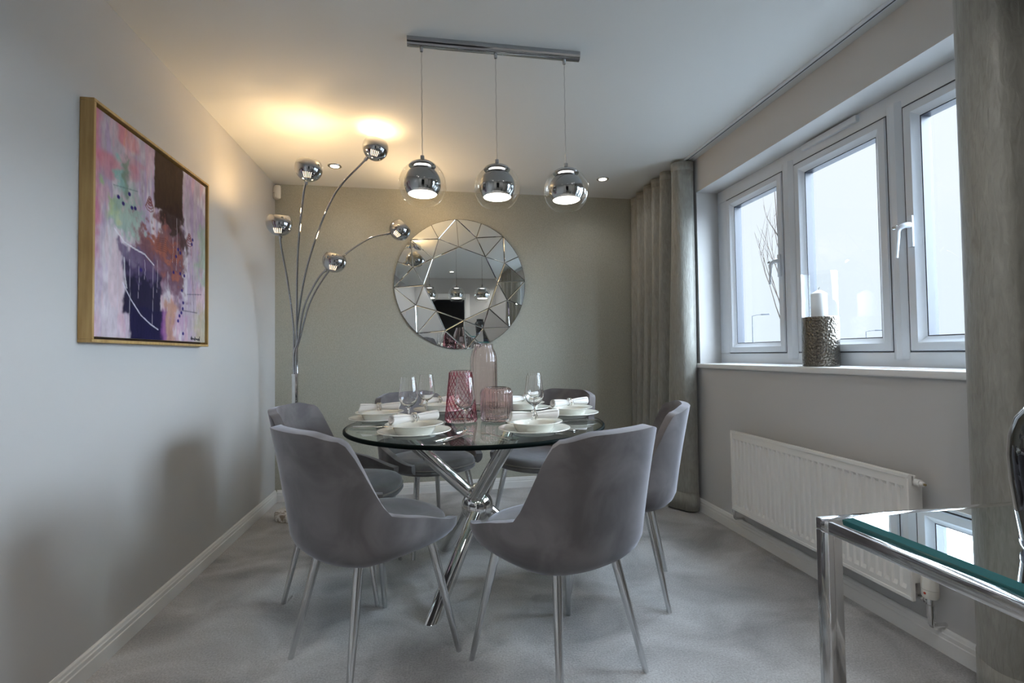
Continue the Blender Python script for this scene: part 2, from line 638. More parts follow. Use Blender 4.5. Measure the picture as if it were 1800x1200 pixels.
# ------------------------------------------------------------------ OUTSIDE
def build_outside():
    struct(MB().box(B + .3, 160, -80, 160, -.5, -.35).build('ground', 'bounce_ground', smooth=False), 'unseen ground outside the window, made pale to bounce daylight')  # unseen ground, coloured pale to throw daylight up onto the ceiling
    # bare sapling
    root = thing('bare_tree', (5.0, 6.17, -.35), 0, 'bare leafless sapling outside the window', 'tree')
    rnd = random.Random(4)
    pts = spline([(0, 0, 0), (.01, -.01, .9), (-.01, .015, 1.7), (.02, .0, 2.4), (.0, .05, 3.1), (.02, .13, 3.9)], 30)
    MB().tube(pts, [.032 - .027 * i / (len(pts) - 1) for i in range(len(pts))], 8).build('trunk', 'bark', root)

    def branch(par, p, d, L, r, depth):
        d = Vector(d).normalized()
        q = [Vector(p)]
        for k in range(5):
            d = (d + Vector((rnd.uniform(-.12, .12), rnd.uniform(-.12, .12), .10))).normalized()
            q.append(q[-1] + d * L / 5)
        o = MB().tube(q, [r * (1 - .8 * k / 5) for k in range(6)], 5).build('branch' if depth == 0 else 'twig', 'bark', par)
        if depth < 1:
            for k in (2, 3, 4):
                a = rnd.uniform(0, 6.28)
                branch(o, q[k], d + Vector((math.cos(a) * .5, math.sin(a) * .5, .2)), L * .45, r * .45, depth + 1)
    for (i, ang, L) in ((13, 95, 1.35), (14, 80, 1.15), (15, 105, 1.25), (16, 250, .5), (17, 85, 1.15), (18, 100, .95), (20, 285, .5), (22, 90, .8), (24, 100, .6), (26, 60, .5)):
        a = R(ang)
        branch(root, pts[i], (math.cos(a) * .42, math.sin(a) * .42, .9), L, .008, 0)
    # street lamps far off
    for k, (x, y, h, lab) in enumerate(((35.0, 47.9, 5.0, 'distant street lamp seen behind the bare sapling'), (52.0, 50.3, 3.3, 'distant street lamp low in the middle window light'))):
        t = thing('street_lamp', (x, y, -.35), R(-40), lab, 'street lamp', 'street lamps outside')
        MB().tube([(0, 0, 0), (0, 0, h + .35)], [.09, .05], 8).build('post', 'lamp_post_paint', t)
        MB().tube([(0, 0, h + .33), (.5, 0, h + .43), (.9, 0, h + .45)], .035, 6).build('arm', 'lamp_post_paint', t)
        MB().rbox(.85, 1.7, -.12, .12, h + .38, h + .52, .04).build('lantern', 'lamp_post_paint', t)


build_outside()


# ------------------------------------------------------------------ CHAIRS
def chair_plan(t, sc=1.0):
    a, bk, fr = .252, .225, .275
    s_, c_ = math.sin(t), math.cos(t)
    x = a * math.copysign(abs(s_) ** .82, s_)
    y = -(bk if c_ > 0 else fr) * math.copysign(abs(c_) ** .82, c_)
    return x * sc, y * sc


def sstep(a, b, x):
    t = max(0, min(1, (x - a) / (b - a)))
    return t * t * (3 - 2 * t)


def chair_shell():
    TM = R(128)
    NU, NV = 56, 16
    rows = []
    for j in range(NV + 1):
        v = j / NV
        row = []
        for i in range(NU + 1):
            t = -TM + 2 * TM * i / NU
            at = math.degrees(abs(t))
            # top edge
            S_ = 1 - sstep(46, 75, at)
            zt = .578 + .272 * S_ ** .95
            zt -= .088 * sstep(68, 128, at)
            zt -= .022 * sstep(20, 48, at) * S_
            # bottom edge
            zb = .432 + .040 * max(0, (at - 50) / 78)
            if v < .3:                      # bowl under the seat
                q = v / .3
                ang = q * PI / 2
                inner = .74 + .24 * sstep(70, 128, at)
                sc = inner + (1.0 - inner) * math.sin(ang)
                zbelt = min(.490, zt - .012)
                z = zb + (zbelt - zb) * (1 - math.cos(ang))
            else:
                q = (v - .3) / .7
                zbelt = min(.490, zt - .012)
                z = zbelt + (zt - zbelt) * q
                sc = 1.0
            x, y = chair_plan(t, sc)
            hgt = max(0, z - .490)
            x *= 1 + .10 * hgt
            y -= .14 * hgt + .10 * hgt * hgt
            # the tip draws in a little
            y += 0
            row.append((x, y, z))
        rows.append(row)
    o = MB().grid(rows).build('shell', 'velvet')
    return baked(o, [('SOLIDIFY', dict(thickness=.036, offset=1.0, use_even_offset=True)),
                     ('BEVEL', dict(width=.015, segments=4, limit_method='ANGLE', angle_limit=R(50))),
                     ])


def make_chair():
    root = thing('dining_chair')
    sh = chair_shell()
    sh.parent = root
    sh.data.shade_smooth()
    # cushion
    N = 64
    prof = [(0.02, .486), (.5, .491), (.80, .490), (.90, .484), (.945, .473), (.955, .460), (.945, .450), (.90, .444)]
    rows = [[(*chair_plan(-PI + 2 * PI * k / N, s_), z) for k in range(N)] for (s_, z) in prof]
    m = MB().grid(rows, wrap_u=True)
    m.cap(rows[0])
    cu = m.build('seat_cushion', 'velvet', root, angle=60)
    path = [(*chair_plan(-PI + 2 * PI * k / N, .957), .452) for k in range(N + 1)]
    MB().tube(path, .0042, 6, caps=False).build('piping', 'velvet_piping', cu)
    prof = [(.90, .448), (.965, .444), (.975, .432), (.95, .424), (.86, .420), (.02, .420)]
    rows = [[(*chair_plan(-PI + 2 * PI * k / N, s_), z) for k in range(N)] for (s_, z) in prof]
    m = MB().grid(rows, wrap_u=True)
    m.cap(rows[-1])
    m.build('seat_base', 'velvet', root, angle=60)
    tops = [(-.125, -.125), (.125, -.125), (-.165, .135), (.165, .135)]
    feet = [(-.195, -.21), (.195, -.21), (-.235, .21), (.235, .21)]
    for (a, b) in zip(tops, feet):
        MB().tube([(a[0], a[1], .426), (a[0] * .7 + b[0] * .3, a[1] * .7 + b[1] * .3, .426 * .7), (b[0], b[1], .0)], [.0165, .0155, .0095], 14).build('leg', 'satin_chrome', root)
    for q_ in ((-.15, .15, -.14, -.11), (-.18, .18, .12, .15)):
        MB().box(*q_, .411, .420).build('seat_frame', 'satin_chrome', root, smooth=False)
    return root


CH = [
    ('grey velvet dining chair seen from behind, on the left nearest the painting', -.228, 1.831, 39.3),
    ('grey velvet dining chair seen from behind, closest to the glass console', .430, 1.647, 117.6),
    ('grey velvet dining chair in side view in front of the long curtain', .849, 2.146, 155.0),
    ('brownish grey velvet dining chair by the left wall, half hidden behind a nearer chair', -.422, 2.421, -8.0),
    ('grey velvet dining chair behind the table beside the floor lamp, seat facing us', -.025, 2.905, -58.0),
    ('grey velvet dining chair behind the table at its right, near the far wall', .640, 2.830, -141.0),
]
chair0 = make_chair()
for i, (lab, x, y, psi) in enumerate(CH):
    c = chair0 if i == 0 else copy_tree(chair0)
    c.location = (x, y, 0)
    c.rotation_euler = (0, 0, rz(psi))
    tag(c, lab, 'chair', 'dining chairs round the glass table')

# ------------------------------------------------------------------ DINING TABLE
TC = Vector((.205, 2.345, 0))
TR, TZ = .617, .750


def build_table():
    root = thing('dining_table', TC, 0, 'round glass dining table on crossed chrome tube legs', 'table')
    m = MB()
    pr = [(.0005, TZ), (TR - .010, TZ), (TR - .003, TZ - .001), (TR, TZ - .004), (TR, TZ - .014), (TR - .003, TZ - .017), (TR - .010, TZ - .018), (.0005, TZ - .018)]
    m.lathe(pr, 96, mis=[0, 1, 1, 1, 1, 1, 0])
    m.build('glass_top', ['table_glass', 'glass_edge_dark'], root, angle=60)
    zc = .352
    r0 = .40
    for k, ang in enumerate((-4, 109, 235)):
        a = R(ang)
        off = Vector((-math.sin(a), math.cos(a), 0)) * .030
        foot = Vector((math.cos(a) * r0, math.sin(a) * r0, 0)) + off * .6
        top = Vector((-math.cos(a) * r0 * .96, -math.sin(a) * r0 * .96, TZ - .025)) + off * .6
        d = (top - foot).normalized()
        # tube cut flat at floor and glass
        seg = 24
        side = d.cross(Vector((0, 0, 1))).normalized()
        oth = side.cross(d)
        rings = []
        for z in (0.0, .2, .36, .55, TZ - .023):
            ring = []
            for q in range(seg):
                t = 2 * PI * q / seg
                p = foot + (side * math.cos(t) + oth * math.sin(t)) * .031
                s_ = (z - p.z) / d.z
                ring.append(tuple(p + d * s_))
            rings.append(ring)
        mm = MB().grid(rings, wrap_u=True)
        mm.cap(rings[0]).cap(rings[-1])
        mm.build('leg', 'chrome', root)
        tp = foot + d * ((TZ - .0205 - foot.z) / d.z)
        MB().lathe([(0, -.003), (.036, -.003), (.036, .002), (0, .002)], 24, c=tuple(tp)).build('glass_pad', 'dark_chrome', root)
    m = MB()
    n = 20
    m.lathe([(max(1e-4, .078 * math.sin(PI * i / n)), zc - .008 - .078 * math.cos(PI * i / n)) for i in range(n + 1)], 32)
    hub = m.build('hub', 'chrome', root)
    MB().lathe([(max(1e-4, .042 * math.sin(PI * i / n)), zc + .060 - .042 * math.cos(PI * i / n)) for i in range(n + 1)], 28).build('finial', 'chrome', hub)
    return root


build_table()


# ------------------------------------------------------------------ TABLEWARE
def plate_mesh(Rr, foot_r, hgt, th=.0045, name='dinner_plate'):
    out = [(.0005, .002), (foot_r * .9, .002), (foot_r * .92, 0), (foot_r, 0), (foot_r * 1.03, .003), (foot_r * 1.12, hgt * .35), (Rr * .80, hgt * .62), (Rr - .003, hgt - .003), (Rr, hgt - .001),
           (Rr - .001, hgt + .0015), (Rr - .006, hgt + .0012), (Rr * .82, hgt * .62 + th), (foot_r * 1.14, hgt * .30 + th), (foot_r * 1.0, .004 + th), (.0005, .003 + th)]
    return MB().lathe(out, 56).mesh(name, 'porcelain', angle=50)


def bowl_mesh():
    out = [(.0005, .002), (.060, .002), (.062, 0), (.068, 0), (.073, .004), (.082, .020), (.086, .031), (.092, .0355), (.116, .0425), (.118, .0440),
           (.1165, .0455), (.110, .0448), (.090, .0395), (.083, .0355), (.079, .022), (.070, .0090), (.0005, .0070)]
    return MB().lathe(out, 56).mesh('shallow_bowl', 'porcelain', angle=50)


def napkin_mesh():
    rows = []
    NS, NA = 36, 60
    L = .098
    for i in range(NS + 1):
        s_ = -L + 2 * L * i / NS
        q = abs(s_) / L
        r = .0120 + .0105 * q ** .8
        flat = .80 + .1 * (1 - q)
        row = []
        for k in range(NA + 1):
            t = k / NA
            ang = t * 2 * PI * 2.1 + 1.2
            rr = r * (.42 + .58 * min(1, t * 1.25)) * (1 + .05 * math.sin(ang * 5 + s_ * 60) * (1 - q * .5))
            row.append((s_ + .006 * math.sin(ang) * q, rr * math.cos(ang) * 1.15, rr * math.sin(ang) * flat))
        rows.append(row)
    o = MB().grid(rows).build('napkin', 'napkin', angle=80)
    baked(o, [('SOLIDIFY', dict(thickness=.0022, offset=0))])
    me = o.data
    me.shade_smooth()
    bpy.data.objects.remove(o)
    return me


def ring_mesh():
    m = MB()
    n = 40
    for off, ph in ((-.007, 0), (-.0023, 2.1), (.0023, 4.2), (.007, 1.0)):
        pts = []
        for k in range(n + 1):
            t = 2 * PI * k / n
            pts.append((off + .004 * math.sin(2 * t + ph), .0205 * math.cos(t), .0190 * math.sin(t)))
        m.tube(pts, .0026, 6, caps=False)
    return m.mesh('napkin_ring', 'cutlery')


def wine_mesh():
    # outer profile up, inner profile down, thin walled
    o = [(.0004, .0), (.036, .0), (.0365, .0012), (.030, .0025), (.012, .006), (.0048, .013), (.0040, .030), (.0040, .075), (.0048, .090), (.010, .098), (.024, .107), (.036, .120), (.0425, .136), (.0435, .148), (.0415, .170), (.037, .200), (.0325, .232)]
    i_ = [(.0315, .232), (.036, .200), (.0405, .170), (.0425, .148), (.0415, .137), (.035, .1215), (.023, .109), (.010, .101), (.0004, .0995)]
    return MB().lathe(o + i_, 40).mesh('wine_glass', 'wine_glass', angle=70)


def fork_parts():
    h = MB()
    pth = spline([(0, -.10, .0022), (0, -.04, .0035), (0, .02, .0050), (0, .045, .006)], 18)
    P = []
    n = len(pth)
    for i, p in enumerate(pth):
        q = i / (n - 1)
        hw = .0075 * (1 - q) ** .7 + .0030
        P.append([(p.x - hw, p.y, p.z), (p.x - hw * .6, p.y, p.z + .0012), (p.x + hw * .6, p.y, p.z + .0012), (p.x + hw, p.y, p.z), (p.x, p.y, p.z - .0012)])
    h.grid(P, wrap_u=True)
    h.cap(P[0]).cap(P[-1])
    hm = h.mesh('handle', 'cutlery')
    t = MB()
    Q = []
    for (y, hw, z) in ((.040, .0035, .0060), (.052, .0100, .0045), (.066, .0125, .0025), (.074, .0125, .0022)):
        Q.append([(-hw, y, z), (hw, y, z), (hw, y, z - .0015), (-hw, y, z - .0015)])
    t.grid(Q, wrap_u=True)
    for x in (-.0108, -.0036, .0036, .0108):
        t.tube([(x, .072, .0016), (x, .090, .0022), (x * .95, .105, .0045)], [.0017, .0016, .0008], 6)
    return [('handle', hm), ('tines', t.mesh('tines', 'cutlery'))]


def knife_parts():
    h = MB().rbox(-.007, .007, -.105, .005, 0, .006, .0028, 2)
    b = MB()
    poly = [(-.0065, .0), (.0065, .0), (.0085, .03), (.0095, .08), (.006, .108), (.0, .116), (-.0065, .110)]
    b.prism([(x, y) for x, y in poly], 'z', .0018, .0036)
    return [('handle', h.mesh('handle', 'cutlery')), ('blade', b.mesh('blade', 'cutlery', smooth=False))]


def spoon_parts():
    h = fork_parts()[0][1]
    b = MB()
    rows = []
    n = 24
    for (s_, z) in ((1.0, .0065), (.93, .0045), (.75, .0022), (.5, .0012), (.2, .0007), (.02, .0006)):
        rows.append([(.019 * s_ * math.cos(2 * PI * k / n), .070 + .030 * s_ * math.sin(2 * PI * k / n), z) for k in range(n)])
    o = b.grid(rows, wrap_u=True).build('bowl', 'cutlery', angle=80)
    baked(o, [('SOLIDIFY', dict(thickness=.0011, offset=0))])
    me = o.data
    me.shade_smooth()
    bpy.data.objects.remove(o)
    return [('handle', h), ('bowl', me)]


PLATE = plate_mesh(.149, .086, .026)
BOWL = bowl_mesh()
NAP = napkin_mesh()
RING = ring_mesh()
WINE = wine_mesh()
FORK, KNIFE, SPOON = fork_parts(), knife_parts(), spoon_parts()

SEAT = [   # angle about the table centre, radius, napkin turn, where it lies
    (166, .485, -4, 'at the table end nearest the painting'),
    (231, .450, 24, 'before the near left chair'),
    (297, .450, -4, 'before the near right chair'),
    (8, .498, 12, 'at the table end nearest the curtain'),
    (50, .480, 20, 'at the far right place setting'),
    (112, .458, 10, 'at the far left place setting'),
]


def assembled(parts, name, loc, rot, label, cat, group):
    t = thing(name, loc, rot, label, cat, group)
    for n, me in parts:
        link(n, me, t)
    return t


for (ang, rad, turn, where) in SEAT:
    a = R(ang)
    c = TC + Vector((math.cos(a), math.sin(a), 0)) * rad
    z = TZ + .0003
    o = link('dinner_plate', PLATE)
    o.location = (c.x, c.y, z)
    tag(o, 'white porcelain dinner plate under a bowl ' + where, 'plate', 'dinner plates on the glass table')
    o = link('shallow_bowl', BOWL)
    o.location = (c.x, c.y, z + .0085)
    tag(o, 'white wide-rimmed bowl ' + where, 'bowl', 'shallow bowls on the dinner plates')
    nz = z + .0085 + .0670
    o = link('napkin', NAP)
    o.location = (c.x, c.y, nz)
    o.rotation_euler = (R(20), R(-2), R(turn))
    tag(o, 'rolled white cloth napkin ' + where, 'napkin', 'rolled napkins in the bowls')
    o = link('napkin_ring', RING)
    o.location = (c.x, c.y, nz + .0005)
    o.rotation_euler = (0, 0, R(turn))
    tag(o, 'silver wire napkin ring round the napkin ' + where, 'napkin ring', 'napkin rings')
    # local frame: y towards the table centre
    rot = a + PI / 2
    fx = Vector((-math.sin(a), math.cos(a), 0))          # right-hand side seen by the diner is -fx
    inw = Vector((-math.cos(a), -math.sin(a), 0))
    rgt = Vector((inw.y, -inw.x, 0))
    for parts, nm, off, back, lab in (q_ for q_ in ((FORK, 'fork', -.166, .0, 'silver fork laid left of the plate '), (KNIFE, 'knife', .160, .0, 'silver knife laid right of the plate '), (SPOON, 'spoon', .188, .005, 'silver spoon laid outside the knife ')) if not (ang == 50 and q_[1] == 'spoon')):
        p = c + rgt * off + inw * (back + .035)
        assembled(parts, nm, (p.x, p.y, TZ + .0005), math.atan2(inw.y, inw.x) - PI / 2, lab + where, nm, nm + 's on the glass table' if nm != 'knife' else 'knives on the glass table')

for (x, y, lab) in ((-.112, 2.195, 'empty wine glass behind the near left plate, front one of the left pair'),
                    (-.036, 2.485, 'empty wine glass further back, rear one of the left pair'),
                    (.130, 2.040, 'empty wine glass standing alone in front of the patterned pink lantern vase'),
                    (.446, 2.112, 'empty wine glass right of the pink vases, front one of the right pair'),
                    (.508, 2.400, 'empty wine glass right of the pink vases, rear one of the right pair')):
    o = link('wine_glass', WINE)
    o.location = (x, y, TZ + .0003)
    tag(o, lab, 'wine glass', 'wine glasses on the glass table')


def build_vases():
    # diamond-cut truncated cone
    hgt = .252

    def rad(v):
        base = .083 + (.0575 - .083) * v
        if v > .965:
            base -= .006 * ((v - .965) / .035) ** 2
        if v < .05:
            base -= .006 * ((.05 - v) / .05) ** 2
        return base
    pr = [(.0005, 0), (rad(0) - .003, 0)] + [(rad(v) - .003, v * hgt) for v in (.02, .05, .2, .4, .6, .8, .95, .985, 1.0)]
    pr += [(rad(v) - .0065, v * hgt) for v in (1.0, .96, .6, .2, .06)] + [(.055, .010), (.0005, .010)]
    o = MB().lathe(pr, 72).build('vase', 'pink_glass', angle=50)
    o.location = (.133, 2.385, TZ + .0003)
    tag(o, 'pink diamond-cut glass vase tapering upwards behind a wine glass', 'vase', 'pink glass vases')
    NC = 20
    m = MB()
    for k in range(NC):
        for sg in (-1, 1):
            pts = []
            for q in range(31):
                v = .025 + .94 * q / 30
                t = 2 * PI * k / NC + sg * v * 2.35
                r = rad(v) - .0022
                pts.append((r * math.cos(t), r * math.sin(t), v * hgt))
            m.tube(pts, .0015, 5)
    m.build('cut_lattice', 'pink_ridge', o)['kind'] = 'stuff'
    # tall fluted bottle
    pr = [(.0005, 0), (.066, 0), (.073, .004), (.0755, .014), (.0765, .06), (.0765, .285), (.075, .315), (.067, .345), (.056, .366), (.0535, .378), (.0545, .388)]
    inn = [(.0505, .388), (.0495, .378), (.0520, .366), (.063, .343), (.071, .314), (.0725, .285), (.0725, .06), (.0710, .02), (.0600, .012), (.0005, .012)]
    m = MB().lathe(pr + inn, 168, mod=lambda t, z: 1 + (.055 * abs(math.sin(7 * t)) - .04 if .008 < z else 0))
    o = m.build('vase', 'pale_pink_glass', angle=60)
    o.location = (.283, 2.730, TZ + .0003)
    tag(o, 'tall pale pink fluted glass vase, tallest of the three', 'vase', 'pink glass vases')
    # squat ribbed vase with rounded shoulders
    pr = [(.0005, 0), (.066, 0), (.074, .003), (.0785, .010), (.0800, .022), (.0800, .138), (.0775, .152), (.071, .161), (.060, .166), (.052, .1665)]
    inn = [(.051, .1635), (.060, .1625), (.069, .157), (.0745, .149), (.0765, .137), (.0765, .026), (.0735, .016), (.066, .012), (.0005, .012)]
    m = MB().lathe(pr + inn, 240, mod=lambda t, z: 1 + (.016 * math.sin(30 * t) if .015 < z < .150 else 0))
    o = m.build('vase', 'rose_glass', angle=60)
    o.location = (.308, 2.362, TZ + .0003)
    tag(o, 'squat rose pink ribbed glass vase with rounded shoulders', 'vase', 'pink glass vases')


build_vases()


# ------------------------------------------------------------------ PENDANT LIGHT
def build_pendant():
    y = 2.0
    root = thing('pendant_light', (.275, y, H), 0, 'chrome bar pendant with three glass globe shades over the table', 'light')
    n = 14
    prof = [(-.022, 0.0)] + [(-.022 * math.cos(PI * k / n), -.010 - .022 * math.sin(PI * k / n)) for k in range(n + 1)] + [(.022, 0.0)]
    # (y, z) outline extruded along x
    MB().prism([(a, b) for a, b in prof], 'x', -.372, .372).build('ceiling_bar', 'dark_chrome', root, angle=30)
    for k, x in enumerate((-.313, 0.0, .304)):
        zc = 1.787 - H
        MB().lathe([(.0005, -.050), (.006, -.050), (.007, -.047), (.007, -.030), (.0005, -.030)], 16, c=(x, 0, 0)).build('cord_grip', 'dark_chrome', root)
        top = zc + .118
        pts = []
        N = 60
        for i in range(N + 1):
            q = i / N
            pts.append((x + .0008 * math.sin(q * 40), .0008 * math.cos(q * 40), -.048 + (top + .045 - .02) * q - .0 * q))
        pts = [(x + .0007 * math.sin(i * .9), .0007 * math.cos(i * .9), -.048 + (top + .048) * i / N) for i in range(N + 1)]
        MB().tube(pts, .0021, 6).build('cord', 'satin_chrome', root)
        # cap
        cp = MB().lathe([(.0005, .122), (.0085, .122), (.0085, .100), (.012, .099), (.040, .093), (.054, .084), (.056, .078), (.050, .076), (.0005, .076)], 32, c=(x, 0, zc)).build('cap', 'dark_chrome', root)
        # clear outer globe, open below
        nn = 26
        a0, a1 = R(32), R(143)
        out = [(.0985 * math.sin(a0 + (a1 - a0) * i / nn), .0985 * math.cos(a0 + (a1 - a0) * i / nn)) for i in range(nn + 1)]
        inn = [(.0962 * math.sin(a1 + (a0 - a1) * i / nn), .0962 * math.cos(a1 + (a0 - a1) * i / nn)) for i in range(nn + 1)]
        MB().lathe(out + inn, 48, c=(x, 0, zc), closed=True).build('glass_globe', 'shade_glass', root, angle=70)
        # chromed inner bowl
        a0, a1 = R(30), R(128)
        out = [(.0755 * math.sin(a0 + (a1 - a0) * i / nn), .0755 * math.cos(a0 + (a1 - a0) * i / nn) + .006) for i in range(nn + 1)]
        inn = [(.0735 * math.sin(a1 + (a0 - a1) * i / nn), .0735 * math.cos(a1 + (a0 - a1) * i / nn) + .006) for i in range(nn + 1)]
        MB().lathe(out + inn, 48, c=(x, 0, zc), closed=True).build('chrome_bowl', 'dark_chrome', root, angle=70)
        MB().lathe([(.0005, -.0425), (.054, -.0405), (.0585, -.038), (.0585, -.034), (.0005, -.034)], 40, c=(x, 0, zc)).build('diffuser', 'pendant_glow', root)
    return root


build_pendant()


# ------------------------------------------------------------------ FLOOR LAMP
def build_floor_lamp():
    bx, by = -.93, 3.46
    root = thing('floor_lamp', (bx, by, 0), 0, 'chrome floor lamp with five arching arms and a marble base', 'lamp')
    MB().lathe([(.0005, 0), (.121, 0), (.127, .004), (.128, .012), (.128, .040), (.124, .047), (.116, .050), (.0005, .050)], 48).build('base', 'marble', root)
    tb = MB().lathe([(.022, .050), (.0215, .95), (.0235, .951), (.0235, .965), (.0005, .965)], 24).build('pole', 'chrome', root)
    heads = [  # world head centre, pass points of the arm
        ((-.680, 2.800, 2.136), [(-.905, 3.40, 1.35), (-.845, 3.20, 1.72), (-.745, 2.93, 2.00)]),
        ((-.323, 2.850, 2.294), [(-.900, 3.42, 1.35), (-.800, 3.28, 1.70), (-.600, 3.05, 2.06)]),
        ((-.895, 3.000, 1.872), [(-.935, 3.43, 1.30), (-.940, 3.32, 1.58), (-.920, 3.12, 1.76)]),
        ((-.622, 3.200, 1.692), [(-.905, 3.44, 1.20), (-.850, 3.38, 1.42), (-.740, 3.28, 1.59)]),
        ((-.223, 3.400, 1.959), [(-.900, 3.455, 1.20), (-.820, 3.45, 1.48), (-.660, 3.43, 1.72), (-.450, 3.41, 1.885)]),
    ]
    for hi, (hc, mids) in enumerate(heads):
        hc = Vector(hc)
        ang = R(72 * hi + 20)
        start = Vector((bx + .011 * math.cos(ang), by + .011 * math.sin(ang), .92))
        pts = [start, start + Vector((0, 0, .18))] + [Vector(p) for p in mids]
        d_in = (hc - pts[-1]).normalized()
        axis = (Vector((0, 0, 1)) * .85 + d_in * .35).normalized()
        if hi == 4:
            axis = (Vector((0, 0, 1)) * .5 + d_in * .75).normalized()
        end = hc - d_in * .070
        pts.append(end)
        loc = [p - Vector((bx, by, 0)) for p in pts]
        MB().tube(spline(loc, 48), .0066, 10).build('arm', 'dark_chrome', root)
        e = end - Vector((bx, by, 0))
        MB().tube([e - d_in * .028, e + d_in * .006], .0105, 12).build('swivel_collar', 'dark_chrome', root)
        # shade: chromed ball open at the top, looking along axis
        q = axis.to_track_quat('Z', 'Y').to_matrix().to_4x4()
        Mh = Matrix.Translation(hc - Vector((bx, by, 0))) @ q
        nn = 22
        a0, a1 = R(48), R(179)
        rr = .0735
        out = [(rr * math.sin(a0 + (a1 - a0) * i / nn), rr * math.cos(a0 + (a1 - a0) * i / nn)) for i in range(nn + 1)]
        inn = [((rr - .002) * math.sin(a1 + (a0 - a1) * i / nn), (rr - .002) * math.cos(a1 + (a0 - a1) * i / nn)) for i in range(nn + 1)]
        sh = MB().lathe(out + inn, 40, M=Mh, closed=True).build('shade', 'dark_chrome', root, angle=60)
        # lit cooling slots, on the room side near the bottom
        inv = q.to_3x3().inverted()
        tow = inv @ Vector((.12, -1, -.35)).normalized()
        az = math.atan2(tow.y, tow.x)
        for k in range(5):
            m = MB()
            da = (k - 2) * .155
            row0, row1 = [], []
            for i in range(7):
                th = R(112 + 26 * i / 6)
                for (lst, s_) in ((row0, -1), (row1, 1)):
                    f = az + da + s_ * .030
                    r3 = rr + .0006
                    lst.append(Vector((r3 * math.sin(th) * math.cos(f), r3 * math.sin(th) * math.sin(f), r3 * math.cos(th))))
            m.grid([row0, row1, [p * .975 for p in row1], [p * .975 for p in row0], row0], M=Mh)
            m.build('vent_slot', 'slot_glow', sh)
        MB().lathe([(max(.0003, .020 * math.sin(PI * i / 10)), -.005 - .024 * math.cos(PI * i / 10)) for i in range(11)], 16, M=Mh).build('bulb', 'bulb_glow', root)
        lp = Mh @ Vector((0, 0, .030))
        light('lamp_light', 'POINT', lp, (3.3, 2.1, 5.0, 5.5, 5.5)[hi], (1.0, .66, .32), root, shadow_soft_size=.02)
    return root


build_floor_lamp()


# ------------------------------------------------------------------ DOWNLIGHTS
def build_downlights():
    spots = [(-.663, 3.43, 'recessed downlight in the ceiling between the floor lamp heads', 4), (1.281, 3.43, 'recessed downlight in the ceiling near the curtain top', 4),
             (-.62, .62, 'added fill downlight, out of view, near the painting wall', 17), (1.16, .62, 'added fill downlight, out of view, over the glass console', 17),  # from here on: unseen lamps added to brighten the near end
             (-.62, -.25, 'added fill downlight, out of view, left of the doorway', 17), (.30, .05, 'added fill downlight, out of view, above the viewer', 17),
             (1.16, -.25, 'added fill downlight, out of view, right of the doorway', 17)]
    for (x, y, lab, e) in spots:
        t = thing('downlight', (x, y, H), 0, lab, 'light', 'ceiling downlights')
        MB().lathe([(.030, -.001), (.030, -.004), (.041, -.005), (.046, -.003), (.047, 0), (.030, 0)], 36, closed=True).build('trim_ring', 'satin_chrome', t)
        MB().lathe([(.0005, -.0012), (.030, -.0012), (.030, -.0002), (.0005, -.0002)], 28).build('lens', 'downlight_glow', t)
        light('downlight_beam', 'SPOT', (0, 0, -.012), e, (1.0, .965, .93), t, spot_size=R(150), spot_blend=.8, shadow_soft_size=.05)


build_downlights()


